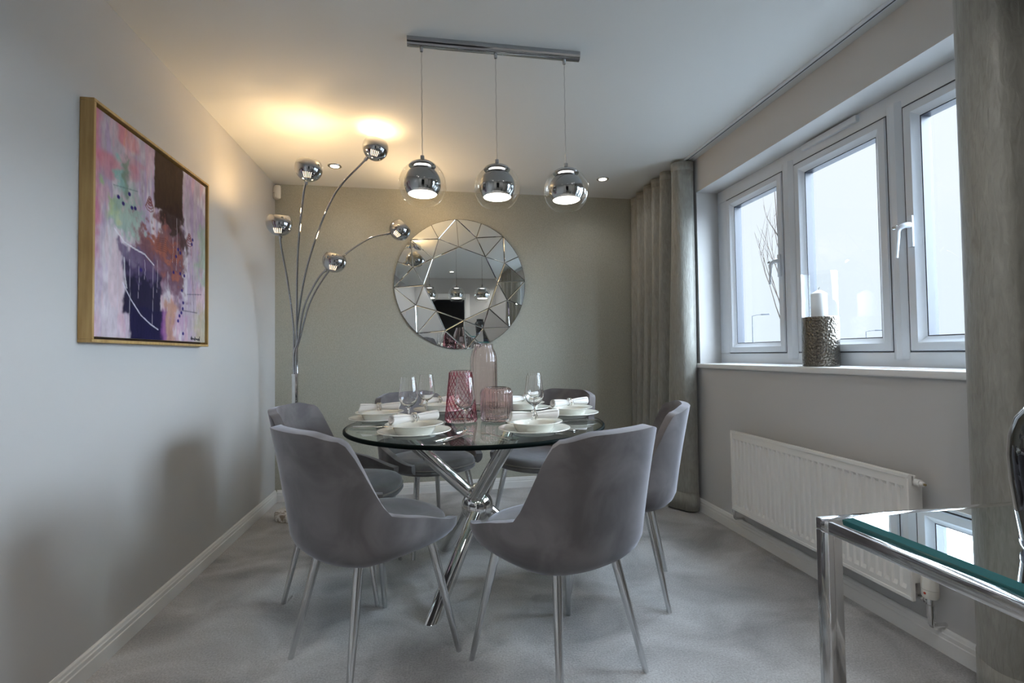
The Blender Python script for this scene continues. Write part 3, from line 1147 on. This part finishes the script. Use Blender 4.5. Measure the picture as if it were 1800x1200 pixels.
# ------------------------------------------------------------------ MIRROR
def build_mirror():
    cx, cz, Rm = .224, 1.648, .526
    root = thing('wall_mirror', (cx, D, cz), 0, 'large round faceted mirror on the far wall', 'mirror')
    # backing disc, axis along -y
    Mx = Matrix.Rotation(R(90), 4, 'X')
    MB().lathe([(.0005, .0), (Rm - .004, .0), (Rm - .002, .012), (.0005, .012)], 96, M=Mx).build('backing', 'mirror_back', root)
    h_v, h_m, h_r = .036, .026, .013
    N = 8

    def P(r, a, h):
        return Vector((r * math.cos(a), -h, r * math.sin(a)))
    V = [P(.56 * Rm, R(93 - 45 * i), h_v) for i in range(N)]
    Rr = [P(Rm, R(93.5 - 45 * i), h_r) for i in range(N)]
    Md = [P(.752 * Rm, R(93 - 45 * i - 22.0), h_m + .002 * ((i * 5) % 3 - 1)) for i in range(N)]

    def facet(poly, name='mirror_facet'):
        c = sum(poly, Vector()) / len(poly)
        n = Vector((0, 0, 0))
        for i in range(len(poly)):
            n += (poly[i] - c).cross(poly[(i + 1) % len(poly)] - c)
        n.normalize()
        if n.y > 0:
            poly = poly[::-1]
            n = -n
        # inset with a small ground bevel, thickness behind
        k = len(poly)

        def inset(d):
            res = []
            for i in range(k):
                a, b, e = poly[i - 1], poly[i], poly[(i + 1) % k]
                e1, e2 = (b - a).normalized(), (e - b).normalized()
                n1, n2 = n.cross(e1), n.cross(e2)
                den = 1 + n1.dot(n2)
                res.append(b + (n1 + n2) * (d / max(den, .25)))
            return res
        top = inset(.0048)
        mid = [p - n * .0022 for p in inset(.0012)]
        bot = [p - n * .0060 for p in inset(.0012)]
        vs_ = top + mid + bot
        fs = [tuple(range(k))]
        fs += [(i, i + k, (i + 1) % k + k, (i + 1) % k) for i in range(k)]
        fs += [(i + k, i + 2 * k, (i + 1) % k + 2 * k, (i + 1) % k + k) for i in range(k)]
        fs.append(tuple(reversed(range(2 * k, 3 * k))))
        return MB().add(vs_, fs).build(name, 'mirror', root, smooth=False)
    facet(list(V))
    for i in range(N):
        j = (i + 1) % N
        facet([V[i], V[j], Md[i]])
        facet([V[i], Md[i], Rr[i]])
        facet([V[j], Rr[j], Md[i]])
        a0, a1 = R(93.5 - 45 * i), R(93.5 - 45 * (i + 1))
        am = (a0 + a1) / 2
        # outer pair, with an arc rim lying in the plane of the facet
        for (s_, e, A_, B_) in ((a0, am, Rr[i], None), (am, a1, None, Rr[j])):
            pa, pb = P(Rm, s_, h_r), P(Rm, e, h_r)
            nn = (pa - Md[i]).cross(pb - Md[i]).normalized()
            arc = []
            for q in range(6):
                a = s_ + (e - s_) * q / 5
                p = P(Rm, a, h_r)
                # drop on to the facet plane along y
                p.y = Md[i].y - (nn.x * (p.x - Md[i].x) + nn.z * (p.z - Md[i].z)) / nn.y
                arc.append(p)
            facet([Md[i]] + arc)
    return root


build_mirror()


# ------------------------------------------------------------------ PAINTING
def vnoise(u, v, su, sv, seed):
    rs = np.random.RandomState(seed)
    g = rs.rand(int(sv) + 3, int(su) + 3)
    x, y = u * su, v * sv
    xi, yi = x.astype(int), y.astype(int)
    fx, fy = x - xi, y - yi
    fx, fy = fx * fx * (3 - 2 * fx), fy * fy * (3 - 2 * fy)
    return (g[yi, xi] * (1 - fx) + g[yi, xi + 1] * fx) * (1 - fy) + (g[yi + 1, xi] * (1 - fx) + g[yi + 1, xi + 1] * fx) * fy


def fb(u, v, su, sv, seed):
    return .5 * vnoise(u, v, su, sv, seed) + .3 * vnoise(u, v, su * 2.1, sv * 2.1, seed + 1) + .2 * vnoise(u, v, su * 4.3, sv * 4.3, seed + 2)


def build_painting():
    y0, y1, z0, z1 = 1.818, 2.666, 1.138, 1.975
    depth = .045
    root = thing('framed_painting', (-A, y0, z0), 0, 'large abstract painting in an oak tray frame on the left wall', 'painting')
    W, Hh = y1 - y0, z1 - z0
    th = .011
    for (a0, a1, b0, b1) in ((0, W, 0, th), (0, W, Hh - th, Hh), (0, th, th, Hh - th), (W - th, W, th, Hh - th)):
        MB().rbox(0.0005, depth, a0, a1, b0, b1, .0012, 1).build('frame_rail', 'oak', root)
    MB().box(.001, .010, th, W - th, th, Hh - th).build('backing', 'dark_rebate', root, smooth=False)
    gp = th + .010
    N = 260
    s_ = np.linspace(0, 1, N)
    U, V = np.meshgrid(s_, s_)              # v from the top down
    lerp = lambda a, b, t: a * (1 - t[..., None]) + b * t[..., None]
    C = np.array
    sm = lambda a, b, x: np.clip((x - a) / (b - a), 0, 1) ** 2 * (3 - 2 * np.clip((x - a) / (b - a), 0, 1))
    n1, n2, n3 = fb(U, V, 5, 7, 1), fb(U, V, 12, 6, 11), fb(U, V, 30, 5, 21)
    j1 = (fb(U, V, 9, 9, 31) - .5)
    j2 = (fb(U, V, 26, 26, 41) - .5)
    img = np.zeros((N, N, 3)) + C((.50, .42, .50))
    img = lerp(img, C((.66, .61, .66)), sm(.47, .64, n2))
    img = lerp(img, C((.44, .33, .50)), sm(.50, .66, n3) * .8)
    # warm pinks top left, oranges
    img = lerp(img, C((.60, .22, .26)), sm(.42, .60, n1) * (1 - sm(.12, .42, V)) * (1 - sm(.22, .48, U)) * .9)
    img = lerp(img, C((.66, .34, .20)), sm(.50, .62, n2) * (1 - sm(.05, .30, V)) * (1 - sm(.1, .35, U)) * .7)
    img = lerp(img, C((.62, .18, .28)), (1 - sm(.0, .06, U + j1 * .06)) * (1 - sm(.5, .8, V)) * .75)
    img = lerp(img, C((.66, .40, .46)), sm(.55, .66, fb(U, V, 18, 4, 71)) * .55)

    def blob(col, u0, u1, v0, v1, soft=.04, jit=.12, amt=1.0):
        nonlocal img
        uu, vv = U + j1 * jit + j2 * jit * .5, V + j1 * jit * 1.2 + j2 * jit * .6
        k = sm(u0 - soft, u0 + soft, uu) * (1 - sm(u1 - soft, u1 + soft, uu)) * sm(v0 - soft, v0 + soft, vv) * (1 - sm(v1 - soft, v1 + soft, vv))
        img = lerp(img, C(col), k * amt)
    blob((.30, .46, .38), .10, .28, .24, .52, .05, .3, .8)
    blob((.22, .50, .48), .12, .18, .16, .27, .02, .15, .8)
    blob((.20, .30, .22), .17, .21, .10, .30, .015, .1, .85)
    blob((.40, .55, .22), .06, .13, .34, .46, .04, .2, .7)
    blob((.36, .48, .34), .90, 1.05, .30, .62, .04, .2, .7)
    blob((.45, .42, .26), .88, 1.05, .80, 1.05, .05, .2, .7)
    blob((.68, .62, .68), .02, .22, .52, 1.05, .06, .2, .5)
    # plum and rust centre
    blob((.16, .065, .085), .30, .76, .38, .66, .05, .3, .95)
    blob((.24, .11, .12), .26, .60, .36, .50, .05, .35, .8)
    blob((.42, .13, .07), .42, .72, .47, .54, .04, .3, .7)
    blob((.21, .12, .18), .36, .66, .58, .74, .05, .3, .7)
    blob((.36, .10, .05), .33, .46, .36, .46, .02, .3, .6)
    # brown block at the top
    blob((.055, .028, .018), .435, .725, -.1, .30, .008, .035, 1.0)
    blob((.045, .022, .018), .52, .735, .26, .40, .015, .14, .95)
    blob((.06, .03, .03), .70, .78, .38, .48, .02, .12, .9)
    # navy block at the bottom
    blob((.017, .014, .045), .20, .50, .64, .90, .012, .05, 1.0)
    blob((.012, .010, .050), .25, .535, .84, 1.1, .012, .04, 1.0)
    blob((.10, .07, .16), .19, .46, .58, .68, .02, .12, .8)
    blob((.46, .22, .12), .55, .66, .78, 1.1, .02, .08, .75)
    blob((.24, .08, .30), .52, .57, .84, 1.1, .015, .06, .8)
    blob((.52, .32, .50), .68, .80, .84, 1.0, .04, .25, .6)

    def line(pts, wd, col, amt=1.0):
        nonlocal img
        best = np.full((N, N), 9.0)
        for (a, b) in zip(pts[:-1], pts[1:]):
            dx, dy = b[0] - a[0], b[1] - a[1]
            t = np.clip(((U - a[0]) * dx + (V - a[1]) * dy) / (dx * dx + dy * dy), 0, 1)
            best = np.minimum(best, np.hypot(U - a[0] - t * dx, V - a[1] - t * dy))
        img = lerp(img, C(col), (1 - sm(wd * .5, wd, best + np.abs(j2) * wd * .8)) * amt)
    for (u, va, vb) in ((.24, .62, .96), (.31, .62, .80), (.43, .60, .92), (.47, .58, .75), (.62, .42, .56), (.66, .30, .60), (.57, .62, .84), (.36, .60, .70), (.74, .60, .98), (.80, .7, .9), (.15, .55, .98)):
        line([(u, va), (u + .006, (va + vb) / 2), (u - .003, vb)], .0026, (.62, .58, .66), .7)
    line([(.13, .50), (.20, .545), (.28, .56), (.36, .57), (.44, .61)], .006, (.75, .74, .80), .8)
    line([(.19, .74), (.25, .81), (.33, .88), (.41, .92), (.48, .945)], .005, (.70, .68, .80), .8)
    line([(.20, .62), (.205, .70), (.22, .76)], .006, (.7, .7, .75), .8)
    for (cu, cv) in ((.40, .27), (.80, .36)):
        for k in range(5):
            rr = .012 + .006 * k
            line([(cu + rr * math.cos(t * .9 + k), cv + .6 * rr * math.sin(t * .9 + k) + .012 * k) for t in range(8)], .004, (.20, .035, .02), .8)
    for k in range(7):
        line([(.46, .46 + .01 * k), (.55, .445 + .012 * k), (.66, .50 + .012 * k)], .004, (.16, .05, .04), .6)
    line([(.78, .72), (.95, .70)], .004, (.1, .1, .14), .7)
    line([(.72, .82), (.90, .82)], .004, (.1, .1, .14), .7)
    line([(.84, .60), (.86, .82)], .004, (.12, .1, .14), .6)
    line([(.12, .30), (.30, .27)], .004, (.15, .2, .2), .6)
    for (u, v) in ((.235, .305), (.155, .345), (.19, .365), (.255, .365), (.28, .36), (.675, .475), (.70, .49), (.655, .52), (.63, .615), (.70, .61), (.745, .615), (.72, .705), (.735, .775), (.73, .81), (.715, .835), (.695, .855), (.68, .885), (.735, .955), (.84, .38), (.83, .41), (.33, .655)):
        d = np.hypot((U - u) * .9, V - v)
        img = lerp(img, C((.035, .018, .17)), 1 - sm(.008, .012, d))
    img = np.clip(img * (.72 + .4 * fb(U, V, 50, 18, 91))[..., None], 0, 1)
    P = []
    for i in range(N):
        P.append([(.036, gp + (W - 2 * gp) * s_[j], Hh - gp - (Hh - 2 * gp) * s_[i]) for j in range(N)])
    m = MB().grid(P)
    nf = len(m.f)
    nb = len(m.v)
    # sides and back of the stretched canvas
    m.box(.010, .0358, gp, W - gp, gp, Hh - gp)
    me = m.mesh('canvas', 'canvas_paint', smooth=False, fix=False)
    ca = me.color_attributes.new('paint', 'FLOAT_COLOR', 'POINT')
    col = np.ones((len(me.vertices), 4), dtype=np.float32) * .6
    col[:N * N, :3] = img.reshape(-1, 3)
    col[:, 3] = 1
    ca.data.foreach_set('color', col.ravel())
    cv = link('canvas', me, root)
    # signature squiggle, bottom right
    sg = MB()
    pts = []
    x0, zb = W - .165, gp + .016
    for k in range(46):
        q = k / 45
        pts.append((.0368, x0 + .085 * q + .003 * math.sin(k * 1.9), zb + .007 * math.sin(k * 1.55) * (1.0 if (k // 9) % 2 == 0 else .55) - .004 * q))
    sg.tube(pts, .0011, 4)
    sg.tube([(.0368, x0 + .004, zb - .006), (.0368, x0 + .008, zb + .012)], .0012, 4).tube([(.0368, x0 + .036, zb - .008), (.0368, x0 + .040, zb + .010)], .0012, 4)
    sg.tube([(.0368, x0 + .084, zb - .010), (.0368, x0 + .087, zb + .012)], .0012, 4)
    sg.build('signature', 'ink', cv)


build_painting()


# ------------------------------------------------------------------ MOTION SENSOR
def build_sensor():
    root = thing('motion_sensor', (-A + .030, D - .030, 2.275), R(-45) + PI, 'small white motion sensor high in the far left corner', 'sensor')
    # plan: wedge filling the corner, rounded nose towards the room (local -y ... +y nose)
    prof = []
    rows = []
    for (z, s_) in ((0, .86), (.004, .96), (.02, 1.0), (.075, 1.0), (.092, .93), (.100, .80)):
        ring = []
        for k in range(17):
            t = PI * k / 16
            ring.append((-.034 * math.cos(t) * s_, -.004 + .036 * math.sin(t) ** .7 * s_, z))
        rows.append(ring)
    m = MB().grid(rows, wrap_u=True)
    m.cap(rows[0]).cap(rows[-1])
    body = m.build('housing', 'plastic_white', root, angle=50)
    MB().rbox(-.010, .006, .0305, .0335, .040, .044, .0012, 1).build('indicator_slot', 'grey_plastic', root)
    MB().rbox(-.018, .018, .028, .0326, .008, .030, .0015, 1).build('lens_window', 'plastic_white', root)


build_sensor()


# ------------------------------------------------------------------ CURTAINS AND TRACK
def curtain(name, top, bot, z0, z1, label, sway=.0, nz=40, npt=220):
    T_, B_ = spline([(x, y, 0) for x, y in top], npt), spline([(x, y, 0) for x, y in bot], npt)
    n = min(len(T_), len(B_))
    rows = []
    for i in range(nz + 1):
        q = i / nz
        z = z1 + (z0 - z1) * q
        k = q ** .8
        row = []
        for j in range(n):
            p = T_[j] * (1 - k) + B_[j] * k
            wob = sway * math.sin(q * 5 + j * .05) * math.sin(q * PI)
            row.append((p.x + wob, p.y + wob * .6, z))
        rows.append(row)
    root = thing(name, (0, 0, 0), 0, label, 'curtain', 'floor-length window curtains')
    o = MB().grid(rows).build('cloth', 'curtain', root, angle=80)
    baked(o, [('SOLIDIFY', dict(thickness=.005, offset=0))])
    o.data.shade_smooth()
    # heading tape along the top and hem along the bottom
    for (nm, i0, i1) in (('heading', 0, 1), ('hem', nz - 2, nz)):
        h = MB().grid([rows[i0], rows[i1]]).build(nm, 'curtain', root, angle=80)
        baked(h, [('SOLIDIFY', dict(thickness=.0085, offset=0))])
        h.data.shade_smooth()
    return root


top = [(1.772, 3.002), (1.735, 2.985), (1.668, 3.000), (1.640, 3.045), (1.675, 3.085), (1.735, 3.115), (1.735, 3.150), (1.660, 3.180), (1.640, 3.215), (1.700, 3.250), (1.730, 3.285), (1.665, 3.320), (1.640, 3.355),
       (1.695, 3.390), (1.730, 3.425), (1.670, 3.465), (1.645, 3.500), (1.700, 3.540), (1.725, 3.575), (1.680, 3.615), (1.650, 3.650), (1.705, 3.690), (1.720, 3.725), (1.680, 3.765), (1.670, 3.800), (1.690, 3.825)]
bot = [(1.764, 3.012), (1.730, 2.985), (1.680, 2.995), (1.640, 3.060), (1.608, 3.130), (1.640, 3.170), (1.735, 3.180), (1.700, 3.215), (1.610, 3.250), (1.600, 3.300), (1.700, 3.315), (1.730, 3.345), (1.650, 3.385),
       (1.600, 3.430), (1.690, 3.450), (1.730, 3.485), (1.640, 3.520), (1.610, 3.560), (1.690, 3.590), (1.725, 3.620), (1.650, 3.655), (1.620, 3.690), (1.690, 3.725), (1.720, 3.755), (1.650, 3.790), (1.640, 3.820)]
curtain('long_curtain', top, bot, .012, 2.382, 'long grey satin curtain drawn back into the far corner beside the window', .004)
top = [(1.735, 1.292), (1.690, 1.275), (1.655, 1.240), (1.640, 1.190), (1.660, 1.140), (1.725, 1.115), (1.735, 1.085), (1.670, 1.05), (1.640, 1.01), (1.69, .97), (1.735, .94), (1.67, .90), (1.64, .86), (1.69, .82), (1.735, .79), (1.67, .75), (1.65, .71), (1.70, .68)]
bot = [(1.722, 1.300), (1.672, 1.265), (1.640, 1.225), (1.625, 1.170), (1.650, 1.125), (1.725, 1.105), (1.735, 1.075), (1.650, 1.04), (1.625, 1.00), (1.69, .96), (1.735, .93), (1.65, .89), (1.625, .85), (1.69, .81), (1.735, .78), (1.65, .74), (1.63, .70), (1.70, .66)]
curtain('long_curtain', top, bot, .012, 2.382, 'long grey embossed curtain in the foreground at the right edge', .004)

t = thing('curtain_track', (1.722, 2.1, H), 0, 'slim white ceiling curtain track above the window', 'curtain track')
MB().rbox(-.014, .014, -1.72, 1.74, -.012, -.0005, .002, 1).build('rail', 'pvc', t)
MB().box(-.003, .003, -1.72, 1.74, -.0128, -.0121).build('groove', 'gasket', t, smooth=False)


# ------------------------------------------------------------------ RADIATOR
def build_radiator():
    y0, y1, z0, z1 = 1.487, 2.535, .172, .623
    xf = B - .098
    root = thing('radiator', (xf, y0, 0), 0, 'white ribbed panel radiator below the window', 'radiator')
    L = y1 - y0
    nr = 31
    pitch = (L - .03) / nr
    # pressed front sheet as a height field
    ys = [0.0]
    dep = []
    cols = [(0, 0)]
    for k in range(nr):
        c = .015 + pitch * (k + .5)
        cols += [(c - .0125, 0), (c - .0085, 1), (c + .0085, 1), (c + .0125, 0)]
    cols.append((L, 0))
    zs = [(z0, 0), (z0 + .034, 0), (z0 + .048, 1), (z1 - .056, 1), (z1 - .044, 0), (z1, 0)]
    rows = [[(.0085 * a * b, y, z) for (y, a) in cols] for (z, b) in zs]
    m = MB().grid(rows)
    # folded rim
    m.box(.0005, .014, 0, L, z0 - .001, z0 + .001).box(.0005, .014, 0, L, z1 - .001, z1 + .001).box(.0005, .014, -.001, .001, z0, z1).box(.0005, .014, L - .001, L + .001, z0, z1)
    m.build('front_panel', 'radiator_white', root, angle=25)
    # raised border of the sheet
    m = MB()
    m.rbox(-.003, .004, 0, L, z1 - .014, z1, .0015, 1).rbox(-.003, .004, 0, L, z0, z0 + .014, .0015, 1)
    m.rbox(-.003, .004, 0, .010, z0 + .013, z1 - .013, .0015, 1).rbox(-.003, .004, L - .010, L, z0 + .013, z1 - .013, .0015, 1)
    m.build('border', 'radiator_white', root)
    for nm, ya, yb in (('side_cover', .002, .006), ('side_cover', L - .006, L - .002)):
        MB().rbox(.012, .062, ya, yb, z0 + .06, z1 - .04, .0015, 1).build(nm, 'radiator_white', root)
    MB().rbox(.048, .060, .02, L - .02, z0 + .01, z1 - .01, .003, 1).build('rear_panel', 'radiator_white', root)
    m = MB()
    for k in range(40):
        yy = .02 + (L - .04) * k / 40
        m.box(.016, .046, yy, yy + .012, z1 - .012, z1 - .009)
    m.build('top_grille', 'radiator_white', root, smooth=False)['kind'] = 'stuff'
    for yy in (.16, L - .16):
        MB().box(.060, .0975, yy - .015, yy + .015, z0 + .08, z1 - .08).build('wall_bracket', 'radiator_white', root, smooth=False)
    # bleed plug, near end top
    Mp = Matrix.Translation((.032, 0, .594)) @ Matrix.Rotation(R(90), 4, 'X')
    MB().lathe([(.0005, .030), (.007, .030), (.009, .027), (.009, .018), (.0135, .018), (.0135, .0), (.0005, 0)], 16, M=Mp).build('bleed_plug', 'radiator_white', root)
    MB().lathe([(.0005, .036), (.004, .036), (.004, .029), (.0005, .029)], 8, M=Mp).build('bleed_screw', 'brass_dull', root)
    # thermostatic valve at the near end
    vx, vy = .036, -.034
    v = MB().lathe([(.0005, .287), (.017, .287), (.0215, .281), (.024, .253), (.0255, .230), (.0005, .230)], 40, c=(vx, vy, 0), mod=lambda t, z: 1 + (.05 * abs(math.sin(6 * t)) if .232 < z < .285 else 0)).build('valve_head', 'plastic_white', root, angle=50)
    MB().lathe([(.0005, .229), (.0255, .229), (.0255, .207), (.022, .199), (.0005, .199)], 32, c=(vx, vy, 0)).build('valve_collar', 'plastic_white', v)
    Mr = Matrix.Translation((vx - .0255, vy - .003, .218)) @ Matrix.Rotation(R(-90), 4, 'Y')
    MB().lathe([(.0005, .0), (.004, .0), (.004, .0016), (.0005, .0016)], 14, M=Mr).build('setting_mark', 'red', v)
    MB().lathe([(.0005, .200), (.010, .200), (.010, .175), (.0125, .174), (.0125, .130), (.009, .129), (.009, .106), (.0005, .106)], 20, c=(vx, vy, 0)).tube([(vx, vy, .185), (vx, .004, .185)], .009, 14).lathe([(.013, .0), (.013, .011), (.0005, .011), (.0005, 0)], 6, M=Matrix.Translation((vx, -.006, .185)) @ Matrix.Rotation(R(90), 4, 'X'), closed=True).build('valve_body', 'chrome', root)
    MB().tube(spline([(vx, vy, .112), (vx, vy, .106), (vx + .004, vy, .1005), (vx + .015, vy, .0985), (B - xf - .0005, vy, .0985)], 20), .0075, 12).build('pipe', 'chrome', root)
    # lockshield valve at the far end
    vy = L + .036
    v = MB().lathe([(.0005, .232), (.010, .232), (.0125, .226), (.0125, .200), (.0005, .200)], 20, c=(vx, vy, 0)).build('valve_cap', 'plastic_white', root)
    MB().lathe([(.0005, .201), (.0095, .201), (.0095, .160), (.0120, .159), (.0120, .140), (.0005, .140)], 18, c=(vx, vy, 0)).tube([(vx, vy, .180), (vx, L - .004, .180)], .009, 14).build('valve_body', 'chrome', root)
    MB().tube(spline([(vx, vy, .142), (vx, vy, .118), (vx + .006, vy, .105), (vx + .02, vy, .100), (B - xf - .0005, vy, .100)], 20), .0075, 12).build('pipe', 'chrome', root)


build_radiator()


# ------------------------------------------------------------------ HURRICANE LANTERN + CANDLE
def build_hurricane():
    x, y, z = 1.861, 2.050, WIN_Z0 + .0003
    root = thing('hurricane_lantern', (x, y, z), 0, 'hammered metal hurricane holder with glass chimney on the window board', 'candle holder')
    NU, NV = 72, 36
    pr = [(.0005, 0), (.074, 0), (.078, .003), (.0785, .008)] + [(.0785, .008 + .226 * i / 20) for i in range(1, 21)] + [(.0775, .238), (.072, .240), (.072, .232), (.0005, .232)]
    MB().lathe(pr, 72).build('metal_base', 'hammered', root)
    pr = [(.0735, .2325), (.0755, .2405), (.0765, .262), (.0765, .455), (.0760, .458), (.0735, .458), (.0735, .2410)]
    MB().lathe([(.0715, .2405), (.0735, .2405), (.0765, .246), (.0765, .456), (.0752, .458), (.0740, .456), (.0740, .247), (.0715, .243)], 56, closed=True).build('glass_chimney', 'chimney_glass', root, angle=60)
    c = thing('pillar_candle', (x - .002, y, z + .2326), 0, 'white pillar candle standing inside the hurricane holder', 'candle')
    MB().lathe([(.0005, 0), (.033, 0), (.0345, .002), (.0345, .118), (.0335, .122), (.020, .131), (.006, .139), (.0005, .140)], 40).build('wax', 'wax', c)
    MB().tube([(0, 0, .138), (.001, .001, .146), (.004, -.002, .153)], .0011, 6).build('wick', 'wick', c)


build_hurricane()


# ------------------------------------------------------------------ GLASS CONSOLE + BLACK VASE
def build_console():
    x0, x1, y0, y1, z = .743, 1.46, -.28, .845, .750
    wd = .031
    root = thing('glass_console', (x0, y0, 0), 0, 'square-tube chrome console table with glass top at the right foreground', 'table')
    X, Yy = x1 - x0, y1 - y0
    for (x, y) in ((0, 0), (X - wd, 0), (0, Yy - wd), (X - wd, Yy - wd)):
        MB().rbox(x, x + wd, y, y + wd, 0, z - .022, .003, 2).build('leg', 'chrome', root)
    for (xa, xb, ya, yb) in ((0, X, 0, wd), (0, X, Yy - wd, Yy), (0, wd, wd - .001, Yy - wd + .001), (X - wd, X, wd - .001, Yy - wd + .001)):
        MB().rbox(xa, xb, ya, yb, z - .024, z, .003, 2).build('top_rail', 'chrome', root)
    g = MB()
    a = .0315
    top_ = [(a + .012, a + .012), (X - a - .012, a + .012), (X - a - .012, Yy - a - .012), (a + .012, Yy - a - .012)]
    big = [(a, a), (X - a, a), (X - a, Yy - a), (a, Yy - a)]
    rings = [[(*p, z - .008) for p in big], [(*p, z + .002) for p in big], [(*p, z + .0085) for p in top_]]
    g.grid(rings, mi=1, wrap_u=True)
    g.cap(rings[0], 0).cap(rings[-1], 0)
    g.build('glass_top', ['console_glass', 'glass_edge_teal'], root, smooth=False)
    # black gloss vase
    vx, vy, vz = .968, .566, z + .0087
    t = thing('black_vase', (vx, vy, vz), 0, 'glossy black ovoid vase standing on the glass console', 'vase')
    pr = [(.0005, .0), (.070, .0), (.0765, .003), (.078, .010), (.084, .06), (.089, .110), (.0905, .150), (.088, .180), (.080, .208), (.064, .232), (.052, .246), (.050, .262), (.055, .276), (.048, .276), (.044, .262), (.046, .248), (.058, .230), (.074, .205), (.082, .150), (.076, .06), (.066, .014), (.0005, .010)]
    MB().lathe(pr, 56).build('body', 'black_gloss', t, angle=60)
    MB().lathe([(.0720, .0006), (.0775, .0035), (.0795, .010), (.0800, .016), (.0782, .016), (.0770, .010), (.0705, .0006)], 48, closed=True).build('foot_band', 'blue_grey_gloss', t, angle=60)


build_console()
